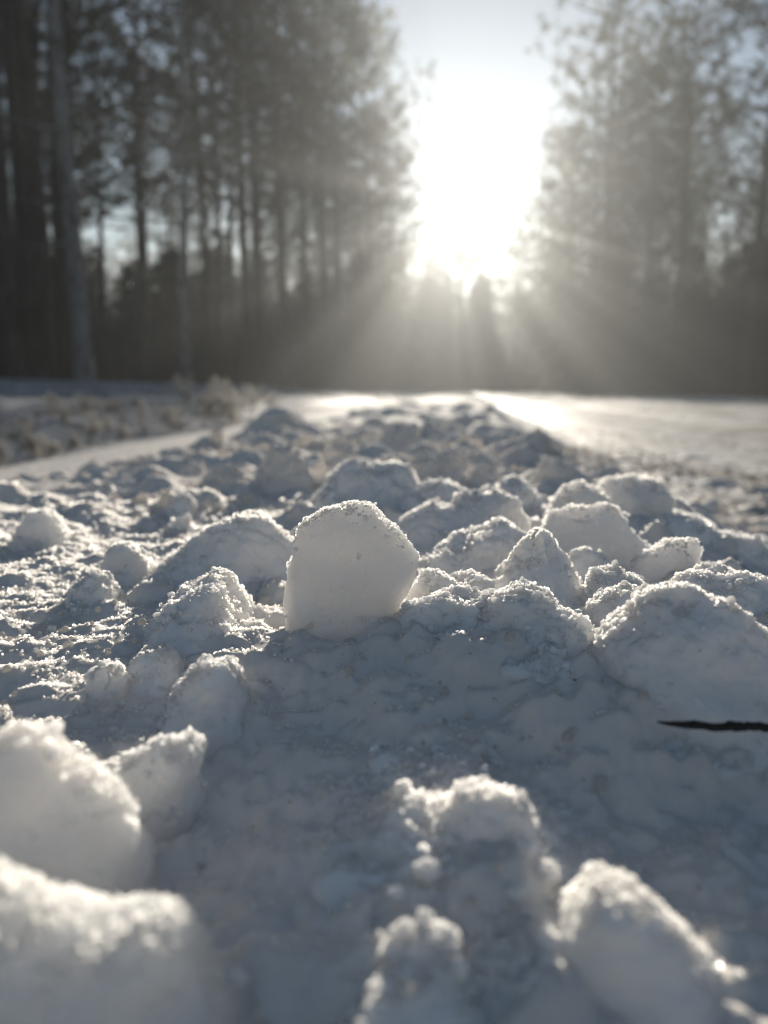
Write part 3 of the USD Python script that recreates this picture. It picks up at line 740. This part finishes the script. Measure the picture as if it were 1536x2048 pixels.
for _ in range(4000):
    y = 13 + 46 * rng2.random() ** 1.2
    s = 4.3 + 21 * rng2.random() ** 1.5
    x = s + 0.095 * y
    if y < 18 and s < 7.0:
        continue
    if math.atan2(x, y) > 0.72 or not clear(x, y, 1.3 + 0.012 * y):
        continue
    if rng2.random() < 0.42:
        i = rng2.integers(3)
        plant_tree(f"dark_spruce_{i}", "dark_spruce", x, y, *(("dark young spruce in the front row of the right forest", "front row spruces on the right") if s < 9 else ("dark young spruce deeper among the pines right of the road", "young spruces deep in the right forest")), min(1.25, (0.17 * math.hypot(x, y) + 0.4) * rng2.uniform(0.7, 1.05) / (5.5, 8.0, 4.0)[i]))
    else:
        plant_tree(f"tall_pine_{rng2.integers(4)}", "tall_pine", x, y, *(("tall pine in the front row of the right forest, beside the road", "front row pines on the right") if s < 9 else ("dark tall pine deep in the forest right of the road", "tall pines deep in the right forest")), rng2.uniform(0.85, 1.1))
    n += 1
    if n >= 135:
        break
# the wood that closes the view at the end of the road: one far mass
pts, sc, ix = [], [], []
for _ in range(520):
    y = rng2.uniform(66, 110)
    x = 0.09 * y + rng2.uniform(-50, 50)
    k = int(rng2.choice([0, 1, 2, 3, 4, 5], p=[0.1, 0.1, 0.1, 0.24, 0.23, 0.23]))
    pts.append((x, y, 0.1)); sc.append(rng2.uniform(0.86, 1.05) * (1.25 if k > 2 else 1.0)); ix.append(k)
# the same wood goes on along both sides of the road behind the viewer
for _ in range(420):
    y = rng2.uniform(-90, 9)
    s = 6.5 + 34 * rng2.random() ** 1.3
    x = (-s if rng2.random() < 0.5 else s + 1.5) + 0.09 * y
    if abs(math.atan2(x, max(y, 1e-3))) < 0.8 and y > 0:
        continue
    pts.append((x, y, 0.1)); sc.append(rng2.uniform(0.85, 1.1)); ix.append(rng2.integers(6))
far = UsdGeom.PointInstancer.Define(stage, "/World/distant_forest")
order = ["tall_pine_2", "tall_pine_3", "tall_pine_0", "dark_spruce_1", "dark_spruce_1", "dark_spruce_1"]
for i, nm in enumerate(order):
    pr = stage.DefinePrim(f"/World/distant_forest/{['pine', 'pine_001', 'pine_002', 'spruce', 'spruce_001', 'spruce_002'][i]}", "Xform")
    pr.GetReferences().AddInternalReference(KIND[nm])
far.CreatePrototypesRel().SetTargets([p.GetPath() for p in far.GetPrim().GetChildren()])
far.CreatePositionsAttr(Vt.Vec3fArray.FromNumpy(np.array(pts, np.float32)))
far.CreateScalesAttr(Vt.Vec3fArray.FromNumpy(np.repeat(np.array(sc)[:, None], 3, 1).astype(np.float32)))
far.CreateProtoIndicesAttr(Vt.IntArray.FromNumpy(np.array(ix, np.int32)))
tag(far, "far hazy wood closing the view at the end of the road", "forest", kind="stuff")

# ------------------------------------------------------------------ frosted plants on the verge
def frosted_plant(label, u, v_top, v_foot, y, heads, group=None, bushy=1.0):
    rg = np.random.default_rng(abs(int(u * 7 + v_top)))
    foot, top = at(u, v_foot, y), at(u, v_top, y)
    gz = float(ground(foot[0], y)[0])
    h = max(top[2] - gz, 0.05)
    t = thing("frosted_plant", label, "plant", (foot[0], y, gz), 0, None, group)
    s = np.linspace(0, 1, 6)[:, None]
    stem = np.array([0, 0, -0.02]) + s * np.array([rg.normal(0, 0.1) * h, 0, h]) + s**2 * np.array([rg.normal(0, 0.08) * h, rg.normal(0, 0.08) * h, 0])
    st, cs = [tube(stem, np.linspace(0.0022, 0.0012, 6), 5)], [stem[-1]]
    for k in range(heads - 1):
        q = rg.uniform(0.3, 0.95)
        b = np.array([np.interp(q, s[:, 0], stem[:, c]) for c in range(3)])
        e = b + np.array([rg.normal(0, 0.22), rg.normal(0, 0.2), rg.uniform(0.05, 0.3)]) * h
        st.append(tube(np.linspace(b, e, 4), np.linspace(0.0014, 0.0009, 4), 4))
        cs.append(e)
    for k in range(7):
        e = np.array([rg.normal(0, 0.45) * h, rg.normal(0, 0.35) * h, rg.uniform(0.35, 0.85) * h])
        q = np.linspace(0, 1, 6)[:, None]
        st.append(tube(np.array([rg.normal(0, 0.08) * h, rg.normal(0, 0.08) * h, -0.01]) + e * [1, 1, 0] * q**2 + e * [0, 0, 1] * np.sin(q * 1.9), np.linspace(0.0011, 0.0004, 6), 3))
    obj("stem", join(st), "stem_straw", t)
    for cc in cs:
        rr = rg.uniform(0.014, 0.026) * bushy * y / 3.2
        ctr = cc + rg.normal(0, 0.5, (22, 3)) * rr * [0.8, 0.8, 1.2]
        d = ctr - cc; d /= np.linalg.norm(d, axis=1, keepdims=True) + 1e-9
        obj("seed_head", blades(rg, ctr, d, 5, rr * 0.8, rr * 0.10, 0.6), "frosted_straw", t, smooth=False)
    return t


for a in ((186, 800, 875, 3.3, 3, "frosted plant with two round heads standing clear above the others"), (45, 838, 905, 2.7, 2, "frosted plant with a round head near the left edge"),
          (72, 862, 925, 2.6, 5, "bushy frosted plant just right of the one near the left edge"), (150, 868, 915, 2.7, 4, "short frosted plant with a wide bright head"),
          (105, 885, 940, 2.35, 7, "broad pale frosted bush at the edge of the sunlit strip"), (2, 880, 945, 2.3, 4, "pale frosted plant cut by the left edge"),
          (245, 850, 895, 3.2, 4, "frosted plant left of the middle of the verge"), (345, 815, 870, 3.9, 6, "dim bushy plant in the middle of the verge"),
          (443, 768, 850, 4.4, 9, "tallest frosted plant, a small shrub at the right end of the verge"), (410, 800, 855, 4.3, 6, "frosted plant left against the tallest shrub"),
          (470, 800, 850, 4.5, 5, "frosted plant right against the tallest shrub")):
    frosted_plant(a[5], a[0], a[1], a[2], a[3], a[4])
for k in range(34):
    y = rng2.uniform(2.1, 6.5)
    s = rng2.uniform(1.25, 2.6)
    x = -s + 0.085 * y
    u = 768 + 1536 * x / y
    vf = 778 + 1536 * 0.17 / y
    frosted_plant("low frosted weed among the plants on the shaded verge", u, vf - rng2.uniform(15, 50) , vf, y, int(rng2.integers(2, 6)), "low frosted weeds on the verge", 0.8)

# ------------------------------------------------------------------ air
bx = trimesh.creation.box([760, 760, 18.3])
bx.apply_translation([0, 200, 18.3 / 2 - 1.3])
usdkit.mesh(stage, "/World/haze", bx, "/World/Looks/haze_air", False)
tag(stage.GetPrimAtPath("/World/haze"), "thin bright winter haze between the trees", "haze", kind="stuff")
